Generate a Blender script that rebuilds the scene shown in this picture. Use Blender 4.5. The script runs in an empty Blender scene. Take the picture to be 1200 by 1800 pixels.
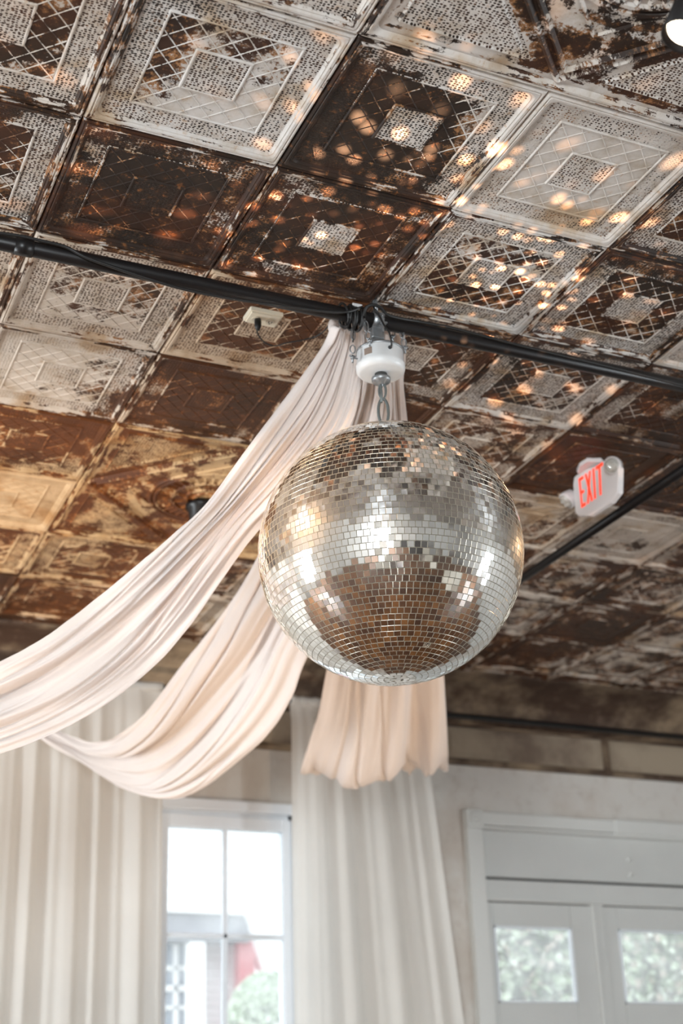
import bpy, math, random
from mathutils import Vector, Matrix, noise as mn
random.seed(7)
C = bpy.context.scene.collection
PI = math.pi
# ------------------------------------------------------------------ camera
FPX, PITCH, ROLL, YAW = 2491.144, 0.4177577, -0.0338601, 0.4308550
CAMZ = 1.65
def basis():
    cx, sx = math.cos(PITCH), math.sin(PITCH); cy, sy = math.cos(YAW), math.sin(YAW)
    f = Vector((sy*cx, cy*cx, sx)); r = Vector((cy, -sy, 0)); u = r.cross(f)
    cr, sr = math.cos(ROLL), math.sin(ROLL)
    return cr*r+sr*u, -sr*r+cr*u, f
CR, CU, CF = basis()
CAMP = Vector((0, 0, CAMZ))
cam_d = bpy.data.cameras.new('camera'); cam = bpy.data.objects.new('camera', cam_d); C.objects.link(cam)
M3 = Matrix((CR, CU, -CF)).transposed()
cam.matrix_world = Matrix.Translation(CAMP) @ M3.to_4x4()
cam_d.sensor_fit = 'HORIZONTAL'; cam_d.sensor_width = 24; cam_d.lens = FPX*24/1200
cam_d.clip_start = .05; cam_d.clip_end = 200
cam_d.dof.use_dof = True; cam_d.dof.focus_distance = 4.35; cam_d.dof.aperture_fstop = 2.0
bpy.context.scene.camera = cam
def ray(u, v): return CF + CR*((u-600)/FPX) - CU*((v-900)/FPX)
def atY(u, v, Y):
    d = ray(u, v); return CAMP + d*(Y/d.y)
def atX(u, v, X):
    d = ray(u, v); return CAMP + d*(X/d.x)
def atZ(u, v, Z):
    d = ray(u, v); return CAMP + d*((Z-CAMZ)/d.z)
def proj(p):
    d = Vector(p)-CAMP; z = d.dot(CF)
    if z <= 0: return None
    return 600+FPX*d.dot(CR)/z, 900-FPX*d.dot(CU)/z
# ------------------------------------------------------------------ world, exposure
sc = bpy.context.scene
sc.view_settings.view_transform = 'Standard'; sc.view_settings.look = 'None'
sc.view_settings.gamma = 1; sc.view_settings.use_curve_mapping = False
sc.view_settings.exposure = 0.06
w = bpy.data.worlds.new('overcast'); sc.world = w; w.use_nodes = True
w.node_tree.nodes['Background'].inputs[0].default_value = (.93, .97, 1, 1)
w.node_tree.nodes['Background'].inputs[1].default_value = 2.9
# ------------------------------------------------------------------ lights
def area(loc, to, sx, sy, power, col):
    l = bpy.data.lights.new('daylight', 'AREA'); l.shape = 'RECTANGLE'; l.size = sx; l.size_y = sy
    l.energy = power; l.color = col
    o = bpy.data.objects.new('daylight', l); o.location = loc
    o.rotation_euler = (Vector(to)-Vector(loc)).to_track_quat('-Z', 'Y').to_euler(); C.objects.link(o)
def spot(loc, to, power, ang, col, rad=.03, blend=.5):
    l = bpy.data.lights.new('lamp_beam', 'SPOT'); l.energy = power; l.spot_size = math.radians(ang)
    l.spot_blend = blend; l.color = col; l.shadow_soft_size = rad
    o = bpy.data.objects.new('lamp_beam', l); o.location = loc
    o.rotation_euler = (Vector(to)-Vector(loc)).to_track_quat('-Z', 'Y').to_euler(); C.objects.link(o)
    return o
DAY = (.88, .95, 1.0)
XL, XR, YB, YF = -4.6, 8.5, -5.2, 8.15
HC = 2.777+CAMZ
BACKWIN = [(-3.5, 1.5)]
for (x, wd), pw in zip(BACKWIN, (980,)): area((x, YB-.12, 1.95), (x, 0, 1.95), wd-.1, 2.3, pw, DAY)
LEFTWIN = [5.6]
for y in LEFTWIN: area((XL-.12, y, 1.95), (0, y, 1.95), 1.4, 2.3, 480, DAY)
RIGHTWIN = [.6]
for y in RIGHTWIN: area((XR+.12, y, 1.95), (0, y, 1.95), 1.4, 2.3, 330, DAY)
BALL = Vector((1.967, 3.9, 1.783+CAMZ)); RB = .4402
WARM = (1, .62, .34)
# ------------------------------------------------------------------ helpers
class MB:
    def __init__(s): s.v = []; s.f = []; s.m = []
    def add(s, vs, fs, mi=0):
        b = len(s.v); s.v += [tuple(p) for p in vs]; s.f += [tuple(i+b for i in f) for f in fs]; s.m += [mi]*len(fs)
    def box(s, a, b, mi=0, M=None):
        x0, y0, z0 = a; x1, y1, z1 = b
        vs = [Vector(p) for p in ((x0,y0,z0),(x1,y0,z0),(x1,y1,z0),(x0,y1,z0),(x0,y0,z1),(x1,y0,z1),(x1,y1,z1),(x0,y1,z1))]
        if M: vs = [M @ p for p in vs]
        s.add(vs, [(3,2,1,0),(4,5,6,7),(0,1,5,4),(1,2,6,5),(2,3,7,6),(3,0,4,7)], mi)
    def tube(s, pts, r, n=10, closed=False, mi=0):
        pts = [Vector(p) for p in pts]; N = len(pts); rr = r if isinstance(r, (list, tuple)) else [r]*N
        vs = []; up = None
        for i, p in enumerate(pts):
            if closed: t = pts[(i+1) % N]-pts[i-1]
            else: t = pts[min(i+1, N-1)]-pts[max(i-1, 0)]
            t.normalize()
            if up is None: up = t.orthogonal().normalized()
            up = (up - t*up.dot(t)).normalized(); sd = t.cross(up)
            for k in range(n):
                a = 2*PI*k/n; vs.append(p+up*math.cos(a)*rr[i]+sd*math.sin(a)*rr[i])
        fs = []
        for i in range(N if closed else N-1):
            j = (i+1) % N
            for k in range(n): fs.append((i*n+k, i*n+(k+1) % n, j*n+(k+1) % n, j*n+k))
        if not closed: fs += [tuple(range(n))[::-1], tuple(range((N-1)*n, N*n))]
        s.add(vs, fs, mi)
    def lathe(s, prof, c=(0,0,0), n=32, M=None, mi=0, cap=True):
        vs = []; c = Vector(c)
        for r, z in prof:
            for k in range(n):
                a = 2*PI*k/n; p = Vector((r*math.cos(a), r*math.sin(a), z))
                vs.append((M @ p if M else p)+c)
        fs = []
        for i in range(len(prof)-1):
            for k in range(n): fs.append((i*n+k, i*n+(k+1) % n, (i+1)*n+(k+1) % n, (i+1)*n+k))
        if cap: fs += [tuple(range(n))[::-1], tuple(range((len(prof)-1)*n, len(prof)*n))]
        s.add(vs, fs, mi)
    def prism(s, poly, axis_fn, d0, d1, mi=0):
        n = len(poly)
        vs = [axis_fn(a, b, d0) for a, b in poly]+[axis_fn(a, b, d1) for a, b in poly]
        fs = [tuple(range(n)), tuple(range(2*n-1, n-1, -1))]+[(i, i+n, (i+1) % n+n, (i+1) % n) for i in range(n)]
        s.add(vs, fs, mi)
    def mesh(s, name, mats, smooth=False):
        me = bpy.data.meshes.new(name); me.from_pydata(s.v, [], s.f)
        for m in (mats if isinstance(mats, (list, tuple)) else [mats]): me.materials.append(m)
        me.polygons.foreach_set('material_index', s.m)
        me.polygons.foreach_set('use_smooth', [smooth]*len(s.f)); me.update()
        return me
    def build(s, name, mats, parent=None, smooth=False, bevel=0, loc=None):
        o = bpy.data.objects.new(name, s.mesh(name, mats, smooth)); C.objects.link(o)
        if parent: o.parent = parent
        if loc: o.location = loc
        if bevel:
            b = o.modifiers.new('bevel', 'BEVEL'); b.width = bevel; b.segments = 2; b.limit_method = 'ANGLE'
        return o
def recenter(o):
    vs = o.data.vertices; n = len(vs)
    c = Vector((sum(v.co.x for v in vs)/n, sum(v.co.y for v in vs)/n, min(v.co.z for v in vs)))
    o.data.transform(Matrix.Translation(-c)); o.location = o.location+c; return o
def empty(name, loc, label=None, cat=None, group=None):
    o = bpy.data.objects.new(name, None); C.objects.link(o); o.location = loc; o.empty_display_size = .1
    if label: tag(o, label, cat, group)
    return o
def tag(o, label, cat, group=None, kind=None):
    o['label'] = label; o['category'] = cat
    if group: o['group'] = group
    if kind: o['kind'] = kind
    return o
def struct(o, label=None, cat=None):
    o['kind'] = 'structure'
    if label: o['label'] = label
    if cat: o['category'] = cat
    return o
def crom(P, n):
    P = [Vector(p) for p in P]; P = [P[0]*2-P[1]]+P+[P[-1]*2-P[-2]]; out = []; S = len(P)-3
    for i in range(n+1):
        t = i/n*S; k = min(int(t), S-1); t -= k; a, b, c, d = P[k:k+4]
        out.append(.5*((2*b)+(c-a)*t+(2*a-5*b+4*c-d)*t*t+(3*b-a-3*c+d)*t**3))
    return out
# ------------------------------------------------------------------ materials
class NT:
    def __init__(s, name):
        s.m = bpy.data.materials.new(name); s.m.use_nodes = True; s.t = s.m.node_tree; s.b = s.t.nodes['Principled BSDF']
        s.out = s.t.nodes['Material Output']
    def n(s, ty, **k):
        x = s.t.nodes.new(ty)
        for a, b in k.items():
            if a.startswith('_'): setattr(x, a[1:], b)
        return x
    def l(s, a, b): s.t.links.new(a, b)
    def setin(s, sock, v):
        if isinstance(v, (int, float)): sock.default_value = v
        elif isinstance(v, tuple):
            sock.default_value = v if len(v) == len(sock.default_value) else v+(1,)
        else: s.l(v, sock)
    def math(s, op, a, b=0, c=0, clamp=False):
        x = s.n('ShaderNodeMath', _operation=op); x.use_clamp = clamp
        s.setin(x.inputs[0], a); s.setin(x.inputs[1], b); s.setin(x.inputs[2], c); return x.outputs[0]
    def mix(s, f, a, b, bl='MIX'):
        x = s.n('ShaderNodeMix', _data_type='RGBA', _blend_type=bl)
        s.setin(x.inputs[0], f); s.setin(x.inputs[6], a); s.setin(x.inputs[7], b); return x.outputs[2]
    def ss(s, v, a, b):
        x = s.n('ShaderNodeMapRange', _interpolation_type='SMOOTHSTEP'); s.setin(x.inputs[0], v)
        s.setin(x.inputs[1], a); s.setin(x.inputs[2], b); return x.outputs[0]
    def noise(s, vec, scale, det=4, rough=.5, dist=0):
        x = s.n('ShaderNodeTexNoise'); s.setin(x.inputs['Vector'], vec)
        x.inputs['Scale'].default_value = scale; x.inputs['Detail'].default_value = det
        x.inputs['Roughness'].default_value = rough; x.inputs['Distortion'].default_value = dist
        return x.outputs[0]
    def comb(s, x, y, z=0.):
        c = s.n('ShaderNodeCombineXYZ'); s.setin(c.inputs[0], x); s.setin(c.inputs[1], y); s.setin(c.inputs[2], z); return c.outputs[0]
    def attr(s, nm):
        a = s.n('ShaderNodeAttribute', _attribute_type='OBJECT', _attribute_name=nm); return a.outputs['Fac']
    def bump(s, h, st, d):
        b = s.n('ShaderNodeBump'); b.inputs['Strength'].default_value = st; b.inputs['Distance'].default_value = d
        s.l(h, b.inputs['Height']); s.l(b.outputs[0], s.b.inputs['Normal'])
def plain(name, col, rough=.5, metal=0, noise=0, nscale=20, emis=None, es=0, spec=.5, bump=0):
    t = NT(name); t.b.inputs['Roughness'].default_value = rough; t.b.inputs['Metallic'].default_value = metal
    t.b.inputs['Specular IOR Level'].default_value = spec
    tc = t.n('ShaderNodeTexCoord').outputs['Object']
    nz = t.noise(tc, nscale, 5, .6)
    f = t.math('MULTIPLY', nz, noise*2 if noise else 0.06)
    t.l(t.mix(f, tuple(col), tuple(c*.45 for c in col)), t.b.inputs['Base Color'])
    if bump: t.bump(nz, bump, .01)
    if emis:
        t.b.inputs['Emission Color'].default_value = (*emis, 1); t.b.inputs['Emission Strength'].default_value = es
    return t.m
def cloth(name, col, trans=.4, sheer=.0, weave=True):
    t = NT(name); tc = t.n('ShaderNodeTexCoord').outputs['Object']
    nz = t.noise(tc, 3, 4, .6)
    col2 = t.mix(nz, tuple(col), tuple(c*.9 for c in col))
    d = t.n('ShaderNodeBsdfDiffuse'); t.l(col2, d.inputs[0])
    tr = t.n('ShaderNodeBsdfTranslucent'); t.l(col2, tr.inputs[0])
    mx = t.n('ShaderNodeMixShader'); mx.inputs[0].default_value = trans; t.l(d.outputs[0], mx.inputs[1]); t.l(tr.outputs[0], mx.inputs[2])
    b = t.n('ShaderNodeBump'); b.inputs['Strength'].default_value = .25; b.inputs['Distance'].default_value = .004
    t.l(t.noise(tc, 160, 3, .7), b.inputs['Height']); t.l(b.outputs[0], d.inputs['Normal']); t.l(b.outputs[0], tr.inputs['Normal'])
    o = mx.outputs[0]
    if sheer:
        tp = t.n('ShaderNodeBsdfTransparent'); m2 = t.n('ShaderNodeMixShader'); m2.inputs[0].default_value = sheer
        t.l(o, m2.inputs[1]); t.l(tp.outputs[0], m2.inputs[2]); o = m2.outputs[0]
    t.l(o, t.out.inputs[0]); t.m.node_tree.nodes.remove(t.b); return t.m
def glassm(name, veil=.0):
    t = NT(name); tp = t.n('ShaderNodeBsdfTransparent'); tp.inputs[0].default_value = (.97, .99, 1, 1)
    g = t.n('ShaderNodeBsdfGlossy'); g.inputs['Roughness'].default_value = .02
    mx = t.n('ShaderNodeMixShader'); fr = t.n('ShaderNodeFresnel'); fr.inputs[0].default_value = 1.45
    t.l(fr.outputs[0], mx.inputs[0]); t.l(tp.outputs[0], mx.inputs[1]); t.l(g.outputs[0], mx.inputs[2]); o = mx.outputs[0]
    if veil:
        tl = t.n('ShaderNodeBsdfTranslucent'); tl.inputs[0].default_value = (.9, .93, .95, 1)
        m2 = t.n('ShaderNodeMixShader'); t.l(t.math('MULTIPLY', t.noise(t.n('ShaderNodeTexCoord').outputs['Object'], 4, 3), veil*2), m2.inputs[0])
        t.l(o, m2.inputs[1]); t.l(tl.outputs[0], m2.inputs[2]); o = m2.outputs[0]
    t.l(o, t.out.inputs[0]); t.m.node_tree.nodes.remove(t.b); return t.m

def tin(name, size, medal=False):
    """peeling painted pressed tin; object space, panel centred on its origin, square of edge `size`"""
    t = NT(name); tc = t.n('ShaderNodeTexCoord').outputs['Object']
    sp = t.n('ShaderNodeSeparateXYZ'); t.l(tc, sp.inputs[0])
    u = t.math('DIVIDE', sp.outputs[0], size); v = t.math('DIVIDE', sp.outputs[1], size)     # -.5...5
    au, av = t.math('ABSOLUTE', u), t.math('ABSOLUTE', v)
    r = t.math('MULTIPLY', t.math('MAXIMUM', au, av), 2)
    rnd = t.n('ShaderNodeObjectInfo').outputs['Random']
    off = t.math('MULTIPLY', rnd, 57.3)
    if medal: u2, v2 = t.math('MULTIPLY', u, 2), t.math('MULTIPLY', v, 2)
    else: u2, v2 = u, v
    P = t.comb(t.math('ADD', u2, off), v2, off)
    big = t.noise(P, 2.3, 8, .66, .3)
    big2 = t.noise(P, 7.0, 6, .7, .2)
    fine = t.noise(P, 48, 6, .8)
    # stretched streaks along the edge mouldings
    side = t.math('GREATER_THAN', au, av)
    su = t.comb(t.math('MULTIPLY', u2, 26), t.math('MULTIPLY', v2, 3.4), off)
    sv = t.comb(t.math('MULTIPLY', u2, 3.4), t.math('MULTIPLY', v2, 26), off)
    mxv = t.n('ShaderNodeMix', _data_type='VECTOR'); t.l(side, mxv.inputs[0]); t.l(sv, mxv.inputs[4]); t.l(su, mxv.inputs[5])
    streak = t.noise(mxv.outputs[1], 1.3, 5, .65)
    vo = t.n('ShaderNodeTexVoronoi', _feature='F1'); vo.inputs['Scale'].default_value = 74; vo.inputs['Randomness'].default_value = .4
    t.l(t.comb(t.math('MULTIPLY', u2, .7), v2, 0.), vo.inputs['Vector'])
    dot = t.ss(vo.outputs[0], .26, .46)
    if medal:
        rr = t.math('ADD', au, av)
        stz = t.math('MULTIPLY', t.math('GREATER_THAN', rr, .52), t.math('LESS_THAN', r, .86))
        mould = t.ss(r, .88, .93); rad = t.math('SQRT', t.math('ADD', t.math('MULTIPLY', u, u), t.math('MULTIPLY', v, v)))
        rib = t.math('MULTIPLY', t.math('ABSOLUTE', t.math('SINE', t.math('MULTIPLY', rad, 60))), t.math('LESS_THAN', rad, .32))
        rib = t.math('MULTIPLY', rib, .5)
    else:
        band = t.math('MULTIPLY', t.math('GREATER_THAN', r, .645), t.math('LESS_THAN', r, .87))
        cen = t.math('LESS_THAN', r, .25)
        stz = t.math('ADD', band, cen)
        mould = t.ss(r, .87, .9)
        # ribs
        def near(x, w): return t.ss(t.math('ABSOLUTE', x), w, w*.4)
        K = .115
        d1 = t.math('PINGPONG', t.math('ADD', t.math('ADD', u, v), 4*K), K/2*2/2); d2 = t.math('PINGPONG', t.math('ADD', t.math('SUBTRACT', u, v), 4*K), K/2)
        inl = t.math('MULTIPLY', t.math('GREATER_THAN', r, .27), t.math('LESS_THAN', r, .63))
        lat = t.math('MULTIPLY', t.math('MAXIMUM', near(d1, .007), near(d2, .007)), inl)
        bead = t.math('MAXIMUM', near(t.math('SUBTRACT', r, .265), .022), near(t.math('SUBTRACT', r, .635), .022))
        rib = t.math('MAXIMUM', t.math('MULTIPLY', lat, .8), bead)
    wear, gx, gy, amb = t.attr('wear'), t.attr('wear_x'), t.attr('wear_y'), t.attr('amber')
    edgew = t.attr('edge'); cenw = t.attr('centre')
    p = t.math('MULTIPLY', t.math('SUBTRACT', big, .5), 1.5)
    p = t.math('ADD', p, t.math('MULTIPLY', t.math('SUBTRACT', big2, .5), .75))
    p = t.math('ADD', p, t.math('MULTIPLY', t.math('SUBTRACT', fine, .5), .8))
    p = t.math('SUBTRACT', p, t.math('ADD', wear, .12))
    p = t.math('ADD', p, t.math('ADD', t.math('MULTIPLY', u, gx), t.math('MULTIPLY', v, gy)))
    p = t.math('ADD', p, t.math('MULTIPLY', t.math('SUBTRACT', dot, .60), t.math('MULTIPLY', stz, t.math('SUBTRACT', 1.0, t.math('MULTIPLY', t.attr('plain'), 4.4)))))
    p = t.math('ADD', p, t.math('MULTIPLY', rib, t.math('SUBTRACT', t.math('MULTIPLY', big2, .75), t.math('ADD', .02, t.attr('plain')))))
    if not medal: p = t.math('ADD', p, t.math('MULTIPLY', cen, cenw))
    p = t.math('ADD', p, t.math('MULTIPLY', mould, t.math('ADD', t.math('MULTIPLY', t.math('SUBTRACT', streak, .49), 3.2), edgew)))
    paint = t.ss(p, .0, .05); primer = t.ss(p, -.16, -.04)
    # colours
    cvar = t.noise(P, 5, 5, .7); cv2 = t.noise(P, 1.6, 3, .5)
    white = t.mix(t.ss(cvar, .4, .75), (.54, .525, .505), (.38, .335, .28))
    white = t.mix(t.ss(t.noise(P, 2.2, 5, .6), .52, .66), white, t.mix(1., white, (.8, .66, .5), 'MULTIPLY'))
    white = t.mix(t.ss(t.noise(P, 16, 6, .75), .56, .75), white, (.36, .24, .14))
    prim = t.mix(cvar, (.42, .22, .09), (.20, .08, .03))
    dark = t.mix(t.ss(cv2, .42, .58), (.010, .008, .007), (.036, .014, .008))
    dark = t.mix(amb, dark, t.mix(cvar, (.17, .075, .026), (.04, .016, .007)))
    dark = t.mix(t.ss(t.noise(P, 24, 6, .75), .55, .72), dark, (.24, .095, .03))
    col = t.mix(primer, dark, t.mix(t.ss(big2, .45, .6), dark, prim)); col = t.mix(paint, col, white)
    col = t.mix(amb, col, t.mix(1., col, (1.02, .68, .34), 'MULTIPLY'))  # amber tint: glaze plus warm lamplight put into the paint colour
    t.l(col, t.b.inputs['Base Color'])
    t.l(t.math('ADD', .5, t.math('MULTIPLY', paint, -.05)), t.b.inputs['Roughness']); t.b.inputs['Specular IOR Level'].default_value = .28
    h = t.math('ADD', t.math('MULTIPLY', t.math('MULTIPLY', dot, stz), 1.0), t.math('MULTIPLY', paint, .35))
    h = t.math('ADD', h, t.math('MULTIPLY', fine, .3))
    t.bump(h, .8, .0025)
    return t.m
TILE = .61
M_tin = tin('peeling_pressed_tin', TILE); M_tinm = tin('peeling_medallion_tin', TILE*2, True)
M_black = plain('black_pole_paint', (.009, .008, .008), .36, 0, .1, spec=.3)
M_rubber = plain('black_rubber', (.01, .01, .01), .45)
M_galv = plain('galvanised_steel', (.33, .345, .355), .42, .8, .3, 60)
M_link = plain('grey_chain_steel', (.17, .19, .185), .45, .6, .2, 40)
M_white = plain('white_enamel', (.62, .63, .63), .35, 0, .02)
M_trim = plain('white_trim_paint', (.68, .68, .65), .5, 0, .06, 6)
M_trimsh = plain('grey_white_door_paint', (.62, .625, .60), .5, 0, .08, 5)
M_winp = plain('window_white_paint', (.84, .88, .92), .45, 0, .04, 6)
M_gap = plain('dark_gap', (.03, .028, .025), .8)
M_swag = cloth('blush_drape_fabric', (.92, .86, .825), .42)
M_curt = cloth('off_white_sheer', (.90, .87, .82), .5, .06)
M_glass = glassm('window_glass', .18); M_gldoor = glassm('door_glass', .2)
M_plast = plain('exit_sign_plastic', (.72, .68, .67), .35)
M_red = plain('red_sign_letters', (.9, .04, .01), .4, emis=(1, .045, .01), es=1.0)
M_clear = plain('lamp_lens', (.62, .6, .55), .15, .3, .3, 120)
M_cream = plain('cream_plastic', (.72, .66, .52), .4)
M_brown = plain('brown_label', (.2, .15, .12), .5)
M_bulb = plain('hot_lamp_lens', (1, .9, .8), .3, emis=(1, .8, .58), es=9)

# ------------------------------------------------------------------ ceiling
ceil = MB(); ceil.box((XL, YB, HC+.001), (XR, YF, HC+.08))
ceiling = struct(ceil.build('ceiling', M_brown), 'pressed tin ceiling with peeling white and brown paint', 'ceiling')
OX, OY = .7328, 2.7058
def ring(h, cr, z, n=8):
    cr = min(cr, h*.999); pts = []
    for q in range(4):
        cx = (h-cr)*(1, -1, -1, 1)[q]; cy = (h-cr)*(1, 1, -1, -1)[q]
        for k in range(n):
            a = PI/2*(q+k/(n-1)); pts.append((cx+cr*math.cos(a), cy+cr*math.sin(a), z))
    return pts
def rings(mb, prof, n=8, cap=True):
    R = [ring(h, c, z, n) for h, c, z in prof]; N = 4*n; vs = [p for q in R for p in q]; fs = []
    for i in range(len(R)-1):
        for k in range(N): fs.append((i*N+k, (i+1)*N+k, (i+1)*N+(k+1) % N, i*N+(k+1) % N))
    if cap: fs.append(tuple((len(R)-1)*N+k for k in range(N)))
    mb.add(vs, fs)
def rib(mb, a, b, w, h, z):
    a, b = Vector(a), Vector(b); d = (b-a).normalized(); s = Vector((-d.y, d.x, 0))*w
    vs = [a-s, a+s, b+s, b-s, a+Vector((0, 0, -h)), b+Vector((0, 0, -h))]
    for q in vs: q.z += z
    mb.add(vs, [(0, 4, 5, 3), (1, 2, 5, 4), (0, 1, 4), (2, 3, 5)])
def panel_mesh():
    mb = MB(); S = TILE/2
    rings(mb, [(S*.999, .002, -.004), (S*.985, .004, -.013), (S*.968, .006, -.016), (S*.95, .008, -.013), (S*.942, .012, -.016),
               (S*.92, .022, -.015), (S*.905, .026, -.010), (S*.895, .026, -.010), (S*.88, .026, -.004), (S*.868, .024, -.001),
               (S*.65, .004, -.001), (S*.64, .004, -.006), (S*.63, .004, -.006), (S*.62, .004, -.002), (S*.28, .003, -.002),
               (S*.27, .003, -.007), (S*.258, .003, -.007), (S*.248, .003, -.004)])
    K = .115*TILE; o, i = S*.62, S*.275
    for sgn in (1, -1):
        for k in range(-6, 7):
            c = k*K     # line y = sgn*x + c
            ts = []
            for j in range(401):
                x = -o+2*o*j/400; y = sgn*x+c; m = max(abs(x), abs(y)); ts.append(i < m < o)
            j = 0
            while j < 401:
                if ts[j]:
                    k2 = j
                    while k2 < 400 and ts[k2+1]: k2 += 1
                    if k2-j > 12:
                        xa, xb = -o+2*o*j/400, -o+2*o*k2/400
                        rib(mb, (xa, sgn*xa+c, 0), (xb, sgn*xb+c, 0), .0026, .0022, -.0018)
                    j = k2+1
                else: j += 1
    return mb.mesh('ceiling_panel', M_tin)
def medal_mesh():
    mb = MB(); S = TILE
    rings(mb, [(S*.9995, .002, -.004), (S*.992, .004, -.013), (S*.984, .006, -.016), (S*.975, .008, -.013), (S*.97, .012, -.016),
               (S*.96, .02, -.015), (S*.95, .024, -.008), (S*.94, .024, -.001)])
    for a in (.93, .86, .62):
        P = [(S*a, 0, 0), (0, S*a, 0), (-S*a, 0, 0), (0, -S*a, 0)]
        for q in range(4): rib(mb, P[q], P[(q+1) % 4], .010 if a > .7 else .006, .012 if a > .7 else .006, -.001)
    for sx in (1, -1):
        for sy in (1, -1):
            P = [(sx*S*.86, sy*S*.22, 0), (sx*S*.86, sy*S*.86, 0), (sx*S*.22, sy*S*.86, 0)]
            for q in range(3): rib(mb, P[q], P[(q+1) % 3], .006, .006, -.001)
    for r in (.10, .16, .27, .40, .44):
        h = .010; mb.lathe([(S*r-.012, -.001), (S*r-.006, -h), (S*r+.006, -h), (S*r+.012, -.001)], n=40, cap=False)
    for k in range(36):
        a = 2*PI*k/36; rib(mb, (S*.29*math.cos(a), S*.29*math.sin(a), 0), (S*.38*math.cos(a), S*.38*math.sin(a), 0), .010, .009, -.001)
    for k in range(12):
        a = 2*PI*k/12; rib(mb, (S*.17*math.cos(a), S*.17*math.sin(a), 0), (S*.26*math.cos(a), S*.26*math.sin(a), 0), .014, .009, -.001)
    return mb.mesh('medallion_panel', M_tinm)
# wear, gradient x, gradient y, amber, edge, centre
W = {(0, 0): (-.22, .55, .35, .05, .12, -.18), (1, 0): (.22, .95, -.75, .1, .2, .35), (2, 0): (-.62, 0, -.1, .12, .25, -.05), (-1, 0): (.05, .4, .1, .2, -.1, 0),
     (-1, 1): (.32, .8, 0, .15, .05, 0), (0, 1): (.36, .1, -.1, .1, .12, -.1), (1, 1): (.30, -.05, .1, .1, .12, .45), (2, 1): (-.08, .1, -.05, .05, .1, .05),
     (3, 1): (.12, -.1, .3, .1, .05, .1), (3, 0): (.15, 0, 0, .1, 0, 0), (-1, 2): (.0, 0, 0, .4, 0, 0), (0, 2): (-.16, -.3, .1, .35, .05, 0), (1, 2): (.06, -.3, .35, .6, .1, 0),
     (2, 2): (.1, 0, 0, .3, 0, 0), (3, 2): (-.02, .1, .3, .15, .05, 0), (4, 2): (.2, -.2, 0, .2, .05, 0), (0, 3): (-.28, -.3, 0, .3, 0, 0), (1, 3): (.20, 0, 0, .5, .15, .12),
     (2, 3): (.1, 0, 0, .5, 0, 0), (3, 3): (-.05, 0, 0, .35, .1, 0), (4, 3): (.26, -.2, 0, .45, .0, 0), (5, 3): (.26, 0, 0, .2, .1, 0), (0, 4): (.08, 0, .5, .9, .05, 0),
     (0, 5): (-.5, 0, 0, .85, .2, 0), (0, 6): (.0, 0, 0, .9, .2, 0), (1, 6): (-.06, 0, 0, .9, .2, 0), (1, 7): (.12, 0, 0, .8, .2, 0), (5, 4): (-.25, 0, 0, .3, .2, 0), (4, 4): (-.15, 0, 0, .4, .2, 0),
     (0, -1): (-.1, 0, 0, .1, .1, 0)}
def setw(o, w):
    o['plain'] = .02 if o.location.y < 4.6 else .16
    for k, x in zip(('wear', 'wear_x', 'wear_y', 'amber', 'edge', 'centre'), w): o[k] = float(x)
pm, mm = panel_mesh(), medal_mesh()
medals = [(2+6*a, -1+6*b) for a in (-1, 0, 1) for b in (-1, 0, 1)]
inmed = set((mx-1+a, my-1+b) for mx, my in medals for a in (0, 1) for b in (0, 1))
YC = 7.74      # where the flat ceiling ends at the cove
rest = MB()
def vis(x, y):
    q = proj((x, y, HC)); return q and -160 < q[0] < 1360 and -200 < q[1] < 2000
rw = random.Random(3)
i0, i1 = math.ceil((XL-OX)/TILE), math.floor((XR-OX)/TILE); j0, j1 = math.ceil((YB-OY)/TILE), math.floor((YC-OY)/TILE)+1
for i in range(i0-1, i1+1):
    for j in range(j0-1, j1):
        if (i, j) in inmed: continue
        x, y = OX+(i+.5)*TILE, OY+(j+.5)*TILE
        if vis(x, y):
            o = bpy.data.objects.new('ceiling_panel', pm); C.objects.link(o); o.parent = ceiling; o.location = (x, y, HC)
            wv = rw.uniform(-.22, .22); gx_, gy_ = rw.uniform(-.3, .3), rw.uniform(-.3, .3)
            setw(o, W.get((i, j), (wv+(.1 if j > 4 else 0), gx_, gy_, (.45 if i < 3 else .3) if j > 3 else .15, .08, 0)))
        else:
            S = TILE/2
            mb = MB(); rings(mb, [(S, .002, 0), (S*.95, .004, -.014), (S*.88, .01, -.001)], 2)
            rest.add([(a+x, b+y, c+HC) for a, b, c in mb.v], mb.f)
rs = rest.build('ceiling_panels', plain('distant_tin', (.36, .30, .25), .5, 0, .9, 3), ceiling); rs['kind'] = 'stuff'
for mx, my in medals:
    x, y = OX+mx*TILE, OY+my*TILE
    if XL-.3 < x < XR and YB < y < YC-.3:
        o = bpy.data.objects.new('medallion_panel', mm); C.objects.link(o); o.parent = ceiling; o.location = (x, y, HC)
        setw(o, (-.02, 0, 0, .95, .15, 0) if my > 3 and mx < 4 else (-.06 if my < 0 else .02, .1, .1, .1 if my < 0 else .4, .2, 0))
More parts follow.
